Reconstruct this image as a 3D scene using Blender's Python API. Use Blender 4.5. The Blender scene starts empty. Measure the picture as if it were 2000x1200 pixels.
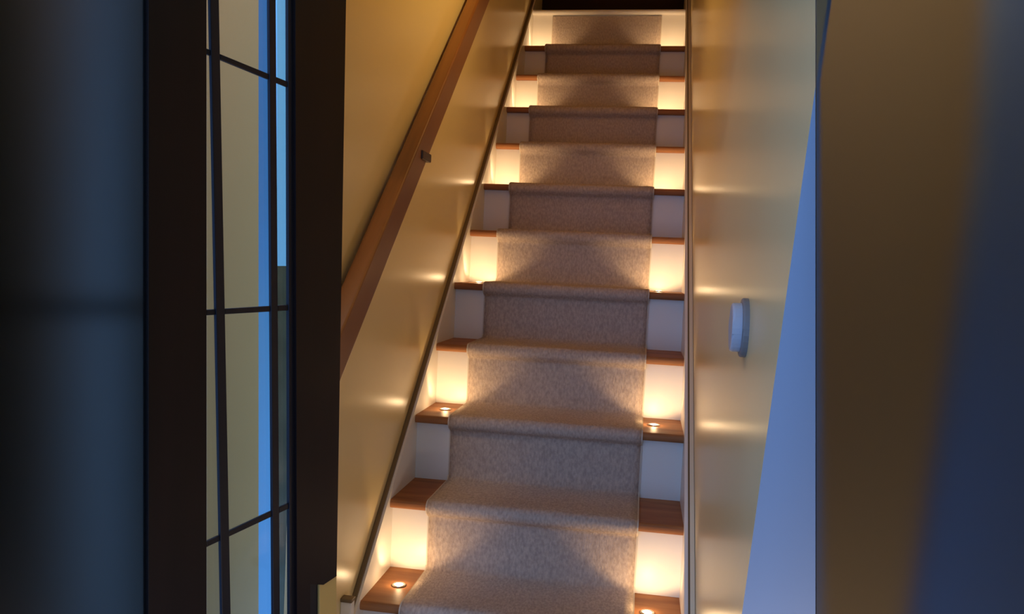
import bpy, bmesh, math, random
from mathutils import Vector, Matrix

S = bpy.context.scene
COL = S.collection
random.seed(4)

# ------------------------------------------------------------------ camera
ZO = 0.40                      # height of the lowest visible tread above the hall floor
RISE, GO, OV, WID = 0.20, 0.2228, 0.028, 0.805
FPX = 1586.87
YAW, PITCH, ROLL = -0.1594, -0.0495, 0.0462
CAM = Vector((-0.1383, -1.9372, 0.8653 + ZO))


def cam_axes():
    cy, sy, cp, sp = math.cos(YAW), math.sin(YAW), math.cos(PITCH), math.sin(PITCH)
    f = Vector((sy * cp, cy * cp, sp))
    r = Vector((cy, -sy, 0))
    u = r.cross(f)
    c, s = math.cos(ROLL), math.sin(ROLL)
    return c * r + s * u, -s * r + c * u, f


AR, AU, AF = cam_axes()
cd = bpy.data.cameras.new('camera')
cam = bpy.data.objects.new('camera', cd)
COL.objects.link(cam)
cd.sensor_width = 36.0
cd.sensor_fit = 'HORIZONTAL'
cd.lens = FPX / 2000 * 36
cd.clip_start = 0.02
cam.matrix_world = Matrix(((AR.x, AU.x, -AF.x, CAM.x), (AR.y, AU.y, -AF.y, CAM.y), (AR.z, AU.z, -AF.z, CAM.z), (0, 0, 0, 1)))
S.camera = cam

# ------------------------------------------------------------------ world, exposure
world = bpy.data.worlds.new('dusk_sky')
S.world = world
world.use_nodes = True
wn = world.node_tree
wn.nodes.clear()
wo = wn.nodes.new('ShaderNodeOutputWorld')
bg = wn.nodes.new('ShaderNodeBackground')
bg.inputs['Color'].default_value = (0.24, 0.46, 0.98, 1)      # even, deep blue dusk
bg.inputs['Strength'].default_value = 2.3
wn.links.new(bg.outputs[0], wo.inputs[0])
vs = S.view_settings
vs.view_transform = 'Standard'
vs.look = 'None'
vs.exposure = 0.14
vs.gamma = 1.0
vs.use_curve_mapping = False
S.cycles.max_bounces = 10
S.cycles.sample_clamp_indirect = 4.0
S.cycles.caustics_reflective = False

LAMP = (1.0, 0.66, 0.34)
SPOT_W = 0.95
GLOW_W = 0.15


def light(name, kind, loc, power, color, parent=None, rot=None, size=0.01, angle=None, blend=0.3):
    d = bpy.data.lights.new(name, kind)
    d.energy = power
    d.color = color
    if kind in ('POINT', 'SPOT'):
        d.shadow_soft_size = size
    if kind == 'SPOT':
        d.spot_size = math.radians(angle)
        d.spot_blend = blend
    o = bpy.data.objects.new(name, d)
    COL.objects.link(o)
    o.location = loc
    if rot:
        o.rotation_euler = rot
    if parent:
        o.parent = parent
    return o


# watts of the added, unseen fill lights: porch, right-hand room, stair walls
PORCH_W = 15.0
SIDE_W = 6.6
STAIR_W = 33.0

# ------------------------------------------------------------------ materials


def mat(name, color, rough=0.5, spec=0.5, noise=None, bump=None, stretch=(1, 1, 1), metallic=0.0, coat=0.0, emit=None, estr=1.0):
    """color: linear rgb; noise: (scale, second colour, contrast); bump: (scale, strength)."""
    m = bpy.data.materials.new(name)
    m.use_nodes = True
    nt = m.node_tree
    b = nt.nodes['Principled BSDF']
    b.inputs['Base Color'].default_value = (*color, 1)
    b.inputs['Roughness'].default_value = rough
    b.inputs['Specular IOR Level'].default_value = spec
    b.inputs['Metallic'].default_value = metallic
    b.inputs['Coat Weight'].default_value = coat
    if emit:
        b.inputs['Emission Color'].default_value = (*emit, 1)
        b.inputs['Emission Strength'].default_value = estr
    tc = mp = None
    if noise or bump:
        tc = nt.nodes.new('ShaderNodeTexCoord')
        mp = nt.nodes.new('ShaderNodeMapping')
        mp.inputs['Scale'].default_value = stretch
        nt.links.new(tc.outputs['Object'], mp.inputs['Vector'])
    if noise:
        sc, c2, lo, hi = noise
        n = nt.nodes.new('ShaderNodeTexNoise')
        n.inputs['Scale'].default_value = sc
        n.inputs['Detail'].default_value = 4
        r = nt.nodes.new('ShaderNodeValToRGB')
        r.color_ramp.elements[0].position = lo
        r.color_ramp.elements[0].color = (*color, 1)
        r.color_ramp.elements[1].position = hi
        r.color_ramp.elements[1].color = (*c2, 1)
        nt.links.new(mp.outputs[0], n.inputs['Vector'])
        nt.links.new(n.outputs['Fac'], r.inputs['Fac'])
        nt.links.new(r.outputs['Color'], b.inputs['Base Color'])
    if bump:
        sc, st = bump
        n2 = nt.nodes.new('ShaderNodeTexNoise')
        n2.inputs['Scale'].default_value = sc
        n2.inputs['Detail'].default_value = 3
        bp = nt.nodes.new('ShaderNodeBump')
        bp.inputs['Strength'].default_value = st
        bp.inputs['Distance'].default_value = 0.004
        nt.links.new(mp.outputs[0], n2.inputs['Vector'])
        nt.links.new(n2.outputs['Fac'], bp.inputs['Height'])
        nt.links.new(bp.outputs['Normal'], b.inputs['Normal'])
    return m


def glass(name, tint, rough, frosted, gloss=0.04, gr=0.05):
    m = bpy.data.materials.new(name)
    m.use_nodes = True
    nt = m.node_tree
    nt.nodes.clear()
    out = nt.nodes.new('ShaderNodeOutputMaterial')
    mix = nt.nodes.new('ShaderNodeMixShader')
    mix.inputs['Fac'].default_value = gloss
    if frosted:
        t = nt.nodes.new('ShaderNodeBsdfRefraction')
        t.inputs['Roughness'].default_value = rough
        t.inputs['IOR'].default_value = 1.25
    else:
        t = nt.nodes.new('ShaderNodeBsdfTransparent')
    t.inputs['Color'].default_value = (*[c ** 0.5 for c in tint], 1)
    g = nt.nodes.new('ShaderNodeBsdfGlossy')
    g.inputs['Roughness'].default_value = gr
    nt.links.new(t.outputs[0], mix.inputs[1])
    nt.links.new(g.outputs[0], mix.inputs[2])
    nt.links.new(mix.outputs[0], out.inputs['Surface'])
    return m


M = {}
M['wall'] = mat('cream_wall_paint', (0.77, 0.60, 0.29), 0.28, 0.38, bump=(9, 0.05))
M['white'] = mat('white_gloss_paint', (0.81, 0.76, 0.68), 0.36, 0.25)
M['tread'] = mat('reddish_brown_wood', (0.40, 0.175, 0.066), 0.5, 0.12, noise=(30, (0.26, 0.10, 0.04), 0.35, 0.7), stretch=(0.12, 1, 1))
M['rail'] = mat('handrail_wood', (0.24, 0.095, 0.028), 0.35, 0.4, noise=(26, (0.155, 0.056, 0.016), 0.35, 0.7), stretch=(1, 0.08, 0.08))
M['cap'] = mat('dark_olive_cap', (0.16, 0.11, 0.055), 0.4)
M['bead'] = mat('pale_bead_paint', (0.80, 0.70, 0.50), 0.3)
M['carpet'] = mat('taupe_loop_pile', (0.53, 0.425, 0.345), 0.95, 0.05, noise=(170, (0.37, 0.29, 0.24), 0.32, 0.70), bump=(220, 0.5), stretch=(1, 0.5, 0.5))
M['binding'] = mat('carpet_binding', (0.62, 0.55, 0.45), 0.9, 0.05)
M['steel'] = mat('lamp_rim_metal', (0.75, 0.70, 0.60), 0.25, metallic=1.0)
M['lens'] = mat('lit_lamp_lens', (0.9, 0.85, 0.7), 0.4, emit=(1.0, 0.86, 0.62), estr=8.0)
M['dark_wood'] = mat('dark_stained_wood', (0.011, 0.0065, 0.0065), 0.45, 0.15, noise=(22, (0.015, 0.008, 0.008), 0.35, 0.7), stretch=(1, 1, 0.06))
M['navy'] = mat('navy_black_lead', (0.008, 0.009, 0.016), 0.45, 0.25)
M['porch'] = mat('porch_render', (0.60, 0.44, 0.27), 0.8, 0.2, bump=(30, 0.2))
M['dusk_blue'] = mat('dusk_light_render', (0.135, 0.30, 0.40), 0.8, 0.1)  # blue of the dusk light carried in the base colour
M['sky_cyan'] = mat('sky_light_render', (0.32, 0.60, 0.74), 0.8, 0.1)  # brighter sky light put into the colour
M['garden'] = mat('grey_green_garden_wall', (0.08, 0.08, 0.053), 0.9, 0.1, noise=(5, (0.056, 0.06, 0.04), 0.4, 0.6))
M['clear'] = glass('clear_pane', (0.9, 0.9, 0.9), 0, False)
M['smoke'] = glass('smoked_frosted_pane', (0.078, 0.082, 0.075), 0.42, True, 0.01, 0.3)
M['smoke2'] = glass('smoked_frosted_leaf', (0.26, 0.26, 0.26), 0.30, True, 0.008, 0.3)
M['room'] = mat('ochre_room_wall', (0.55, 0.41, 0.20), 0.7, 0.2)
M['upper'] = mat('dark_brown_door_paint', (0.03, 0.015, 0.008), 0.7, 0.2)
M['floor'] = mat('dark_oak_floor', (0.20, 0.12, 0.07), 0.4, 0.4, noise=(8, (0.14, 0.08, 0.045), 0.35, 0.7), stretch=(1, 0.1, 1))
M['switch'] = mat('white_switch_plastic', (0.45, 0.47, 0.53), 0.3)
M['switch_rim'] = mat('grey_switch_rim', (0.20, 0.19, 0.19), 0.4)
M['iron'] = mat('dark_bronze', (0.07, 0.04, 0.025), 0.4, metallic=0.6)
M['plinth'] = mat('ochre_plinth_paint', (0.60, 0.42, 0.13), 0.5)
M['fascia'] = mat('white_paint_dusk_tint', (0.36, 0.44, 0.55), 0.8, 0.15)  # white paint, tinted with the blue dusk light that falls on it
M['dusk_tint'] = mat('paint_with_dusk_light', (0.27, 0.41, 0.66), 0.6, 0.2)  # blue of the sky light put into the paint, no sky reaches it

# ------------------------------------------------------------------ mesh helpers


def link(name, bm, m, parent=None, smooth=False):
    me = bpy.data.meshes.new(name)
    bmesh.ops.recalc_face_normals(bm, faces=bm.faces[:])
    if smooth:
        for f in bm.faces:
            f.smooth = True
    bm.to_mesh(me)
    bm.free()
    me.materials.append(m)
    o = bpy.data.objects.new(name, me)
    COL.objects.link(o)
    if parent:
        o.parent = parent
        o.matrix_parent_inverse = Matrix.Translation(-parent.location) if parent.type == 'EMPTY' else Matrix.Identity(4)
    return o


def box_bm(x0, x1, y0, y1, z0, z1, bev=0.0, seg=2):
    bm = bmesh.new()
    bmesh.ops.create_cube(bm, size=1.0, matrix=Matrix.Translation(((x0 + x1) / 2, (y0 + y1) / 2, (z0 + z1) / 2)) @ Matrix.Diagonal((x1 - x0, y1 - y0, z1 - z0, 1)))
    if bev:
        bmesh.ops.bevel(bm, geom=bm.edges[:], offset=bev, segments=seg, affect='EDGES', profile=0.5)
    return bm


def prism(pts, vec):
    """closed polygon (world points) pushed along vec"""
    bm = bmesh.new()
    vec = Vector(vec)
    a = [bm.verts.new(Vector(p)) for p in pts]
    b = [bm.verts.new(Vector(p) + vec) for p in pts]
    n = len(pts)
    bm.faces.new(a)
    bm.faces.new(b[::-1])
    for i in range(n):
        bm.faces.new((a[i], a[(i + 1) % n], b[(i + 1) % n], b[i]))
    return bm


def bevel(bm, off, seg=2):
    bmesh.ops.bevel(bm, geom=bm.edges[:], offset=off, segments=seg, affect='EDGES', profile=0.5)
    return bm


def lathe(prof, seg, loc):
    """profile of (r, z) turned about the vertical"""
    bm = bmesh.new()
    rings = []
    for r, z in prof:
        if r < 1e-6:
            rings.append([bm.verts.new((loc[0], loc[1], loc[2] + z))])
        else:
            rings.append([bm.verts.new((loc[0] + r * math.cos(2 * math.pi * i / seg), loc[1] + r * math.sin(2 * math.pi * i / seg), loc[2] + z)) for i in range(seg)])
    for a, b in zip(rings, rings[1:]):
        for i in range(seg):
            j = (i + 1) % seg
            if len(a) == 1:
                bm.faces.new((a[0], b[i], b[j]))
            elif len(b) == 1:
                bm.faces.new((a[i], a[j], b[0]))
            else:
                bm.faces.new((a[i], a[j], b[j], b[i]))
    return bm


def empty(name, loc, label=None, cat=None, group=None, kind=None):
    o = bpy.data.objects.new(name, None)
    o.empty_display_size = 0.1
    COL.objects.link(o)
    o.location = loc
    tag(o, label, cat, group, kind)
    return o


def tag(o, label=None, cat=None, group=None, kind=None):
    if label:
        o['label'] = label
    if cat:
        o['category'] = cat
    if group:
        o['group'] = group
    if kind:
        o['kind'] = kind
    return o


def ray(px, py):
    return AF + (px - 1000) / FPX * AR + (600 - py) / FPX * AU


def on_plane(px, py, P, n):
    d = ray(px, py)
    n = Vector(n)
    return CAM + d * ((Vector(P) - CAM).dot(n) / d.dot(n))


def nz(y):                       # height of the nosing line at depth y
    return ZO + y * RISE / GO


# ------------------------------------------------------------------ setting: walls, floor, ceilings
WL, WR = -0.825, 0.026
TOP = 11
YT = TOP * GO                    # front of the landing
ZT = ZO + TOP * RISE + 0.05

link('floor', box_bm(-1.6, 1.8, -3.0, 0.0, -0.10, 0.0), M['floor'])['kind'] = 'structure'
link('wall_left', box_bm(WL - 0.03, WL, -0.34, YT + 1.6, 0.0, 5.2), M['wall'])['kind'] = 'structure'
# right wall with a raked front end
rk = [on_plane(px, py, (WR, 0, 0), (1, 0, 0)) for px, py in ((1449, 1200), (1594, 160))]
slope = (rk[-1] - rk[0]) / (rk[-1].z - rk[0].z)
lo = rk[0] + slope * (0.0 - rk[0].z)
hi = rk[-1] + slope * (2.6 - rk[-1].z)
# the wall is a thin partition that narrows towards the top of its raked end
rn = (hi - lo).cross(Vector((1, 0, 0)))
r_lo = on_plane(1601, 1200, lo, rn)
r_hi = on_plane(1601, 160, lo, rn)
rsl = (r_hi - r_lo) / (r_hi.z - r_lo.z)
r_bot = r_lo + rsl * (0.0 - r_lo.z)
r_top = Vector((max(WR + 0.004, (r_lo + rsl * (2.6 - r_lo.z)).x), hi.y, 2.6))
yb_ = YT + 1.6
bmr = bmesh.new()
L_ = [bmr.verts.new(p) for p in (lo, hi, Vector((WR, hi.y, 5.2)), Vector((WR, yb_, 5.2)), Vector((WR, yb_, 0)))]
R_ = [bmr.verts.new(p) for p in (r_bot, r_top, Vector((r_top.x, hi.y, 5.2)), Vector((WR + 0.10, yb_, 5.2)), Vector((WR + 0.10, yb_, 0)))]
bmr.faces.new(L_)
bmr.faces.new((R_[0], R_[3], R_[4]))
rm = bmr.verts.new(r_hi)
bmr.faces.new((R_[0], rm, R_[3]))
bmr.faces.new((rm, R_[1], R_[3]))
bmr.faces.new((L_[0], L_[1], R_[1], rm, R_[0]))
bmr.faces.new((R_[1], R_[2], R_[3]))
for a in range(1, 5):
    b = (a + 1) % 5
    bmr.faces.new((L_[a], L_[b], R_[b], R_[a]))
wr = link('wall_right', bmr, M['wall'])
wr['kind'] = 'structure'
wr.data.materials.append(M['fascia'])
for p in wr.data.polygons:       # white end face, with the blue of the dusk put into its colour
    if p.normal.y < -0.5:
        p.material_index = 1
link('wall_back', box_bm(WL, WR, YT + 0.40, YT + 0.45, ZT, 5.2), M['upper'])['kind'] = 'structure'
cl = prism([(WL, -0.3, ZO + 2.2), (WL, -0.3, ZO + 2.3), (WL, 3.0, 5.2), (WL, 3.0, 5.1)], (WR - WL, 0, 0))
link('ceiling', cl, M['wall'])['kind'] = 'structure'
link('ceiling_hall', box_bm(-0.70, 1.1, -2.8, -0.3, 2.30, 2.40), M['wall'])['kind'] = 'structure'  # unseen, put in to keep blue sky light off the upper risers
link('wall_hall_back', box_bm(0.05, 1.1, -2.8, -2.7, 0.0, 2.30), M['wall'])['kind'] = 'structure'  # unseen, closes the back so sky light enters mainly from the left
link('wall_hall_right', box_bm(1.0, 1.1, -2.7, -1.1, 0.0, 2.30), M['wall'])['kind'] = 'structure'  # unseen, shuts out sky light from the right
link('sky_block_over_stairs', box_bm(WL, WR, -0.34, -0.30, 1.87, 2.70), M['wall'])['kind'] = 'structure'  # added out of view, hung low to shade the upper risers
link('ceiling_landing', box_bm(WL, WR, 2.95, YT + 1.6, 5.1, 5.2), M['wall'])['kind'] = 'structure'

# hall skirting that meets the stair string at the left
bb = empty('baseboard_left', (WL + 0.01, -0.06, 0), kind='structure')
zb = ZO + 0.032
link('board', box_bm(WL, WL + 0.028, -0.085, -0.061, 0.0, zb, 0.002), M['white'], bb)
link('cap', box_bm(WL, WL + 0.030, -0.088, -0.061, zb, zb + 0.009, 0.002), M['cap'], bb)

# ------------------------------------------------------------------ staircase
st = empty('staircase', (-WID / 2, 0.0, 0.0), 'steep closed staircase with brown wooden treads, white risers and white side boards', 'staircase')


def tread(k):
    y0 = k * GO
    y1 = (k + 1) * GO + OV + 0.018
    z1 = ZO + k * RISE
    if k == TOP:
        y1 = YT + 0.40
        z1 = ZT
    t = 0.024
    prof = [(y1, z1 - t), (y1, z1)]
    r = t / 2
    for i in range(9):
        a = math.pi / 2 + math.pi * i / 8
        prof.append((y0 + r * 0.75 + r * 0.75 * math.cos(a), z1 - r + r * math.sin(a)))
    bm = prism([(-WID, y, z) for y, z in prof], (WID, 0, 0))
    return link('landing' if k == TOP else 'tread', bm, M['white'] if k == TOP else M['tread'], st)


def riser(k):                    # from tread k up to tread k + 1
    y = (k + 1) * GO + OV
    bm = box_bm(-WID, 0.0, y, y + 0.016, ZO + k * RISE - 0.001, (ZT if k == TOP - 1 else ZO + (k + 1) * RISE) - 0.024)
    return link('riser', bm, M['white'], st)


for k in range(-1, TOP + 1):
    tread(k)
for k in range(-2, TOP):
    riser(k)
# side boards (strings) and their caps
y0, y1 = -0.06, YT + 0.35
sl = lambda y: ZO + 0.010 + 0.915 * y


def string(name, x0, x1, f, off, m, th=None):
    a, b = f(y0) + off, f(y1) + off
    if th is None:
        pts = [(x0, y0, 0.0), (x0, y0, a), (x0, y1, b), (x0, y1, b - 0.75), (x0, y0 + 0.95, 0.0)]
    else:
        pts = [(x0, y0, a - th), (x0, y0, a), (x0, y1, b), (x0, y1, b - th)]
    return link(name, prism(pts, (x1 - x0, 0, 0)), m, st)


string('side_board', WL + 0.001, -WID, sl, 0.0, M['white'])
string('side_board_cap', WL + 0.001, WL + 0.013, sl, 0.008, M['cap'], 0.012)
sr = lambda y: nz(y) + 0.025
string('side_board', 0.0, 0.009, sr, 0.0, M['white'])
string('side_board_cap', 0.009, 0.014, sr, 0.001, M['cap'], 0.03)
string('side_board_bead', 0.014, WR - 0.001, sr, 0.004, M['bead'], 0.03)

# ------------------------------------------------------------------ carpet runner
CX0, CX1 = -WID + 0.105, -0.118
CT = 0.009


def runner_profile(off):
    pts = []
    for k in range(-1, TOP):
        z1 = ZO + k * RISE
        y0 = k * GO
        yr = (k + 1) * GO + OV
        # up the riser below, out under the nosing, round it, back along the tread
        pts.append((y0 + OV - off, z1 - 0.052))
        pts.append((y0 + OV - off, z1 - 0.036 - off))
        pts.append((y0 + 0.012, z1 - 0.030 - off))
        r = 0.013 + off
        for i in range(7):
            a = -math.pi * 0.62 - (math.pi * 0.88) * i / 6
            pts.append((y0 + 0.010 + r * math.cos(a), z1 - 0.013 + r * math.sin(a)))
        pts.append((y0 + 0.05, z1 + off))
        pts.append((yr - 0.012 - off, z1 + off))
        pts.append((yr - off, z1 + 0.012 + off))
        for q in (0.06, 0.10):
            pts.append((yr - off, z1 + q))
    # top riser, tucked under the edge of the landing
    pts.append((YT + OV - off, ZT - 0.032))
    return pts


def runner(x0, x1, off, nx, jit):
    bm = bmesh.new()
    outer, inner = runner_profile(off), runner_profile(0.0006)
    rows = []
    for i in range(nx + 1):
        x = x0 + (x1 - x0) * i / nx
        rows.append(([bm.verts.new((x, y + jit * (random.random() - .5), z + jit * (random.random() - .5))) for y, z in outer], [bm.verts.new((x, y, z)) for y, z in inner] if i in (0, nx) else None))
    n = len(outer)
    for i in range(nx):
        a, b = rows[i][0], rows[i + 1][0]
        for j in range(n - 1):
            bm.faces.new((a[j], b[j], b[j + 1], a[j + 1]))
    for i in (0, nx):
        a, b = rows[i]
        for j in range(n - 1):
            bm.faces.new((a[j], a[j + 1], b[j + 1], b[j]))
    return bm


cr = empty('carpet_runner', ((CX0 + CX1) / 2, 0.0, ZO), 'taupe carpet runner laid down the middle of the staircase', 'carpet')
link('pile', runner(CX0 + 0.004, CX1 - 0.004, CT, 24, 0.0016), M['carpet'], cr, True)
for xa, xb in ((CX0, CX0 + 0.004), (CX1 - 0.004, CX1)):
    link('edge_binding', runner(xa, xb, CT - 0.002, 1, 0.0), M['binding'], cr)

# ------------------------------------------------------------------ step lights
names = {0: 'lowest lit tread', 2: 'second lit tread from bottom', 4: 'third lit tread from bottom', 6: 'fourth lit tread from bottom', 8: 'fifth lit tread from bottom', 10: 'topmost lit tread'}
for k in (0, 2, 4, 6, 8, 10):
    for side, x in (('left', -0.742), ('right', -0.085)):
        y, z = k * GO + 0.128, ZO + k * RISE
        t = empty('step_light', (x, y, z), 'small round step light in the %s end of the %s' % (side, names[k]), 'light', 'step lights in the treads')
        link('rim', lathe([(0.0, 0.0003), (0.0185, 0.0003), (0.0185, 0.002), (0.0165, 0.0035), (0.013, 0.0035), (0.0125, 0.001), (0.0, 0.001)], 28, (x, y, z)), M['steel'], t, True)
        link('lens', lathe([(0.0125, 0.0012), (0.0115, 0.0030), (0.008, 0.0042), (0.0, 0.0048)], 24, (x, y, z)), M['lens'], t, True)
        sp = light('step_light_beam', 'SPOT', (0, 0, 0.012), SPOT_W, LAMP, t, (math.pi - math.radians(40), 0, 0), 0.006, 122, 0.4)
        gl = light('step_light_glow', 'POINT', (0, 0, 0.014), GLOW_W, LAMP, t, None, 0.007)

# ------------------------------------------------------------------ handrail
hr = empty('handrail', (WL + 0.03, 0.6, nz(0.6) + 1.0), 'flat reddish brown wooden handrail fixed along the left stair wall', 'handrail')
ya, yb = -0.42, YT - 0.1
rx0, rx1 = WL + 0.015, WL + 0.060
RB, RT = 0.865, 0.980
pts = [(rx1, ya, nz(ya) + RB), (rx1, ya, nz(ya) + RT), (rx1, yb, nz(yb) + RT), (rx1, yb, nz(yb) + RB)]
link('rail', bevel(prism(pts, (rx0 - rx1, 0, 0)), 0.007, 3), M['rail'], hr)
for yk in (0.30, 1.75):
    zc = nz(yk) + RB + 0.03
    link('bracket', bevel(box_bm(WL + 0.001, rx1 + 0.006, yk - 0.045, yk + 0.045, zc - 0.012, zc + 0.012), 0.003), M['iron'], hr)

# ------------------------------------------------------------------ switch on the right wall
sc_ = on_plane(1443, 640, (WR - 0.012, 0, 0), (1, 0, 0))


def oval(xa, xb, hy, hz, c, bev):
    n = 28
    pts = []
    for i in range(n):
        a = 2 * math.pi * i / n
        ca, sa = math.cos(a), math.sin(a)
        e = 1.0
        pts.append((xa, c.y + hy * math.copysign(abs(ca) ** e, ca), c.z + hz * math.copysign(abs(sa) ** e, sa)))
    bm = prism(pts, (xb - xa, 0, 0))
    cap = [e for e in bm.edges if all(abs(v.co.x - xb) < 1e-6 for v in e.verts)]
    bmesh.ops.bevel(bm, geom=cap, offset=bev, segments=3, affect='EDGES', profile=0.5)
    return bm


sw = empty('wall_switch', (WR, sc_.y, sc_.z), 'small pale oval light switch on the cream wall right of the stairs', 'switch')
link('back_plate', oval(WR, WR - 0.010, 0.036, 0.047, sc_, 0.003), M['switch_rim'], sw)
link('rocker', oval(WR - 0.010, WR - 0.025, 0.028, 0.039, sc_, 0.004), M['switch'], sw)

# ------------------------------------------------------------------ glazed door on the left
DA = math.radians(9.5535)
DH = Vector((math.sin(DA), math.cos(DA), 0))
DN = Vector((DH.y, -DH.x, 0))            # towards the hall
DP = CAM - 0.79 * DN


def dp(px, py, back=0.0):
    return on_plane(px, py, DP - back * DN, DN)


def slab(name, px, back, thick, m, parent, bev=0.0, ext=True):
    bm = prism([dp(x, y, back) for x, y in px], -thick * DN)
    if bev:
        bevel(bm, bev)
    return link(name, bm, m, parent)


d1 = empty('door_1', dp(490, 1190) * 1.0, kind='structure')
d1.location.z = 0
YU, YD = -900, 2300             # above and below the frame


def vline(pts):                  # straight line through two picture points, as x(y)
    (xa, ya_), (xb, yb_) = pts
    return lambda y: xa + (xb - xa) * (y - ya_) / (yb_ - ya_)


bar1 = vline(((419, 0), (442, 1200)))
bar2 = vline(((532, 0), (540, 1200)))
edge = vline(((563, 0), (566, 1200)))
frame_r = vline(((676, 0), (656, 1200)))
lead = vline(((404, 0), (404, 1200)))


def strip(name, f, w0, w1, back, thick, m, parent, bev=0.001, ya=YU, yb=YD):
    return slab(name, [(f(ya) + w0, ya), (f(yb) + w0, yb), (f(yb) + w1, yb), (f(ya) + w1, ya)], back, thick, m, parent, bev)


strip('muntin', bar1, -8, 9, -0.001, 0.005, M['navy'], d1)
strip('muntin', bar2, -6, 7, -0.001, 0.005, M['navy'], d1)
rails = [((404, 100), (565, 166)), ((404, 611), (570, 601)), ((404, 1064), (566, 988))]
rf = [vline(((a[1], a[0]), (b[1], b[0]))) for a, b in rails]     # y(x)
for q, f in enumerate(rf):
    cols = [lead, bar1, bar2, edge]
    for i in range(3):
        ym = f(470)
        xa = cols[i](ym) + (0, 9, 7)[i]
        xb = cols[i + 1](ym) - (9, 7, 0)[i]
        hw = 5.5
        slab('glazing_bar', [(xa, f(xa) - hw), (xa, f(xa) + hw), (xb, f(xb) + hw), (xb, f(xb) - hw)], 0.001, 0.005, M['navy'], d1, 0.001)
# panes, one for each opening between the bars
cols = [lead, bar1, bar2, edge]
bounds = [lambda x: YU] + rf + [lambda x: YD]
for i in range(3):
    for j in range(4):
        pl = []
        for (f, sx) in ((cols[i], 0), (cols[i + 1], 0)):
            for yb_ in (bounds[j], bounds[j + 1]):
                y = yb_(480)
                for _ in range(4):
                    y = yb_(f(y))
                pl.append((f(y), y))
        slab('pane', [pl[0], pl[1], pl[3], pl[2]], 0.0025, 0.003, M['clear'], d1)
strip('stile_bead', edge, 0, 14, -0.001, 0.006, M['navy'], d1)
strip('stile', vline(((290, 0), (290, 1200))), 0, 114, -0.004, 0.012, M['dark_wood'], d1)
# lock jamb: its lower right corner stands on a small ochre plinth block
slab('jamb', [(edge(YU) + 14, YU), (edge(YD) + 14, YD), (607, YD), (606, 1142), (632, 1143), (657.5, 1126), (frame_r(600), 600), (frame_r(YU), YU)], -0.006, 0.012, M['dark_wood'], d1, 0.0)
slab('jamb_core', [(640, YU), (632, 1100), (650, 1100), (frame_r(YU) - 3, YU)], 0.006, 0.05, M['dark_wood'], d1, 0.0)
slab('plinth_block', [(624, 1128), (624, YD), (658, YD), (658, 1118)], 0.0, 0.03, M['plinth'], d1, 0.002)
slab('plinth_strip', [(604, 1135), (604, YD), (624, YD), (624, 1135)], 0.004, 0.008, M['navy'], d1, 0.0)

# made-up smoked pane that darkens and blurs the far left
w1 = empty('added_smoked_screen_left', dp(140, 1190), kind='structure')
w1.location.z = 0
slab('pane', [(-160, YU), (-160, YD), (290, YD), (290, YU)], 0.0, 0.006, M['smoke'], w1)
slab('glazing_bar', [(-160, 592), (-160, 622), (290, 612), (290, 588)], 0.20, 0.02, M['navy'], w1, 0.002)
slab('frame', [(-400, YU), (-400, YD), (-160, YD), (-160, YU)], -0.010, 0.045, M['dark_wood'], w1)

# porch outside the glazing: rendered wall, stand-ins for the blue sky light, low garden wall
BK = 0.55


def block(name, x0, x1, back, thick, m, ya=YU, yb=YD, tilt=0):
    o = link(name, prism([dp(x0, ya, back), dp(x0 + tilt, yb, back), dp(x1 + tilt, yb, back), dp(x1, ya, back)], -thick * DN), m)
    return o


pw = block('wall_porch', 335, 505, BK, 0.05, M['porch'])
pw['kind'] = 'structure'
pw2 = block('wall_porch_left', 45, 165, BK, 0.05, M['porch'])
pw2['kind'] = 'structure'
pw3 = block('wall_porch_end', -420, 45, BK - 0.1, 0.05, M['garden'])
pw3['kind'] = 'structure'
pw4 = block('trim_1', 255, 335, BK - 0.05, 0.05, M['garden'])
pw4['kind'] = 'structure'
pp = block('wall_dusk_stand_in', 380, 700, BK + 1.9, 0.1, M['dusk_blue'])  # stands in for blue dusk light seen through the panes
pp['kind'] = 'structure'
gp = block('wall_sky_stand_in', 541, 640, BK + 1.5, 0.012, M['sky_cyan'], YU, 560)  # stands in for the lighter sky at the top of the last strip
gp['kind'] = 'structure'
gw = block('wall_garden_low', 541, 640, BK + 0.9, 0.012, M['garden'], 520, YD)
gw['kind'] = 'structure'
pl_ = dp(300, -1000, 0.10)
aim = dp(290, 560, BK) - pl_
light('added_porch_fill', 'SPOT', pl_, PORCH_W, (1.0, 0.66, 0.34), None, aim.to_track_quat('-Z', 'Y').to_euler(), 0.04, 150, 0.6)  # added unseen spot, warms the porch wall
aim = Vector((-1.0, -0.05, -0.42))
light('added_stair_wall_fill', 'SPOT', (-0.06, 0.55, ZO + 2.45), STAIR_W, (1.0, 0.68, 0.26), None, aim.to_track_quat('-Z', 'Y').to_euler(), 0.05, 100, 0.9)  # added unseen spot, brightens the left stair wall
aim = Vector((1.0, -0.05, -0.42))
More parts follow.
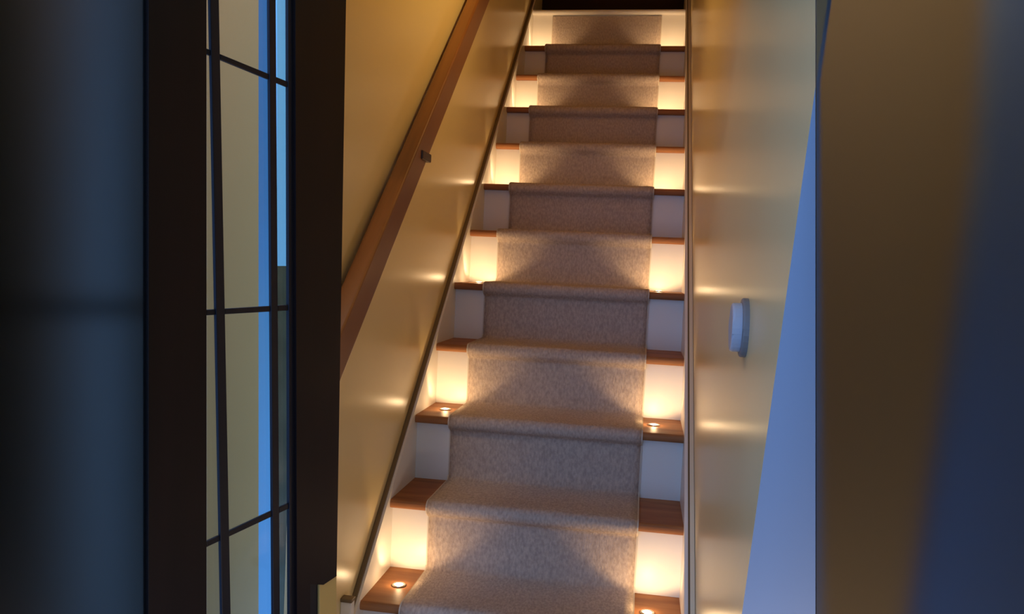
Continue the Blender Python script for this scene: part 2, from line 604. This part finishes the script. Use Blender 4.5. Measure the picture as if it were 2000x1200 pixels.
light('added_stair_wall_fill', 'SPOT', (-0.76, 0.45, ZO + 2.45), STAIR_W * 0.45, (1.0, 0.66, 0.24), None, aim.to_track_quat('-Z', 'Y').to_euler(), 0.05, 100, 0.9)  # added unseen spot, brightens the right stair wall

# ------------------------------------------------------------------ made-up smoked leaf darkening the right side, invented room behind it
PY = -1.10
d2 = empty('added_smoked_screen_right', on_plane(1700, 1190, (0, PY, 0), (0, 1, 0)), kind='structure')
d2.location.z = 0


def fp(px, py, y):
    return on_plane(px, py, (0, y, 0), (0, 1, 0))


def fslab(name, px, y, thick, m, parent=None):
    return link(name, prism([fp(a, b, y) for a, b in px], (0, thick, 0)), m, parent)


fslab('leaf', [(1595, -1100), (1595, 3000), (2160, 3000), (2160, -1100)], PY, 0.006, M['smoke2'], d2)
RY = -0.30
rw = fslab('added_room_wall', [(1500, -900), (1500, 1900), (2500, 1900), (2500, -900)], RY, 0.1, M['room'])  # invented wall, gives the brown tone behind the leaf
rw['kind'] = 'structure'
xr = fp(2500, 600, RY).x
link('sky_block_right', box_bm(xr, xr + 0.05, PY, RY + 0.1, 0.0, 2.9), M['room'])['kind'] = 'structure'  # added to keep sky light out of the invented room
link('sky_block_top', box_bm(WR + 0.08, xr, PY, RY + 0.1, 2.3, 2.4), M['room'])['kind'] = 'structure'  # added lid against sky light from above
re_ = fslab('added_room_partition', [(1985, -400), (1935, 300), (1850, 900), (1760, 1500), (2500, 1500), (2500, -400)], -0.72, 0.06, M['dusk_tint'])  # invented partition, its blue is sky light held in the paint
re_['kind'] = 'structure'
link('sky_block_front', box_bm(fp(2160, 600, PY).x, xr + 0.05, PY, PY + 0.05, 0.0, 2.4), M['room'])['kind'] = 'structure'  # added to close the sky leak beside the leaf
light('added_room_fill', 'POINT', Vector((0.19, -0.84, 2.05)), SIDE_W, (1.0, 0.88, 0.90), None, None, 0.04)  # added unseen fill for the upper part behind the leaf
light('added_room_fill_low', 'POINT', Vector((0.20, -0.80, 0.30)), SIDE_W * 0.8, (1.0, 0.88, 0.95), None, None, 0.04)  # added unseen fill that evens the light lower down
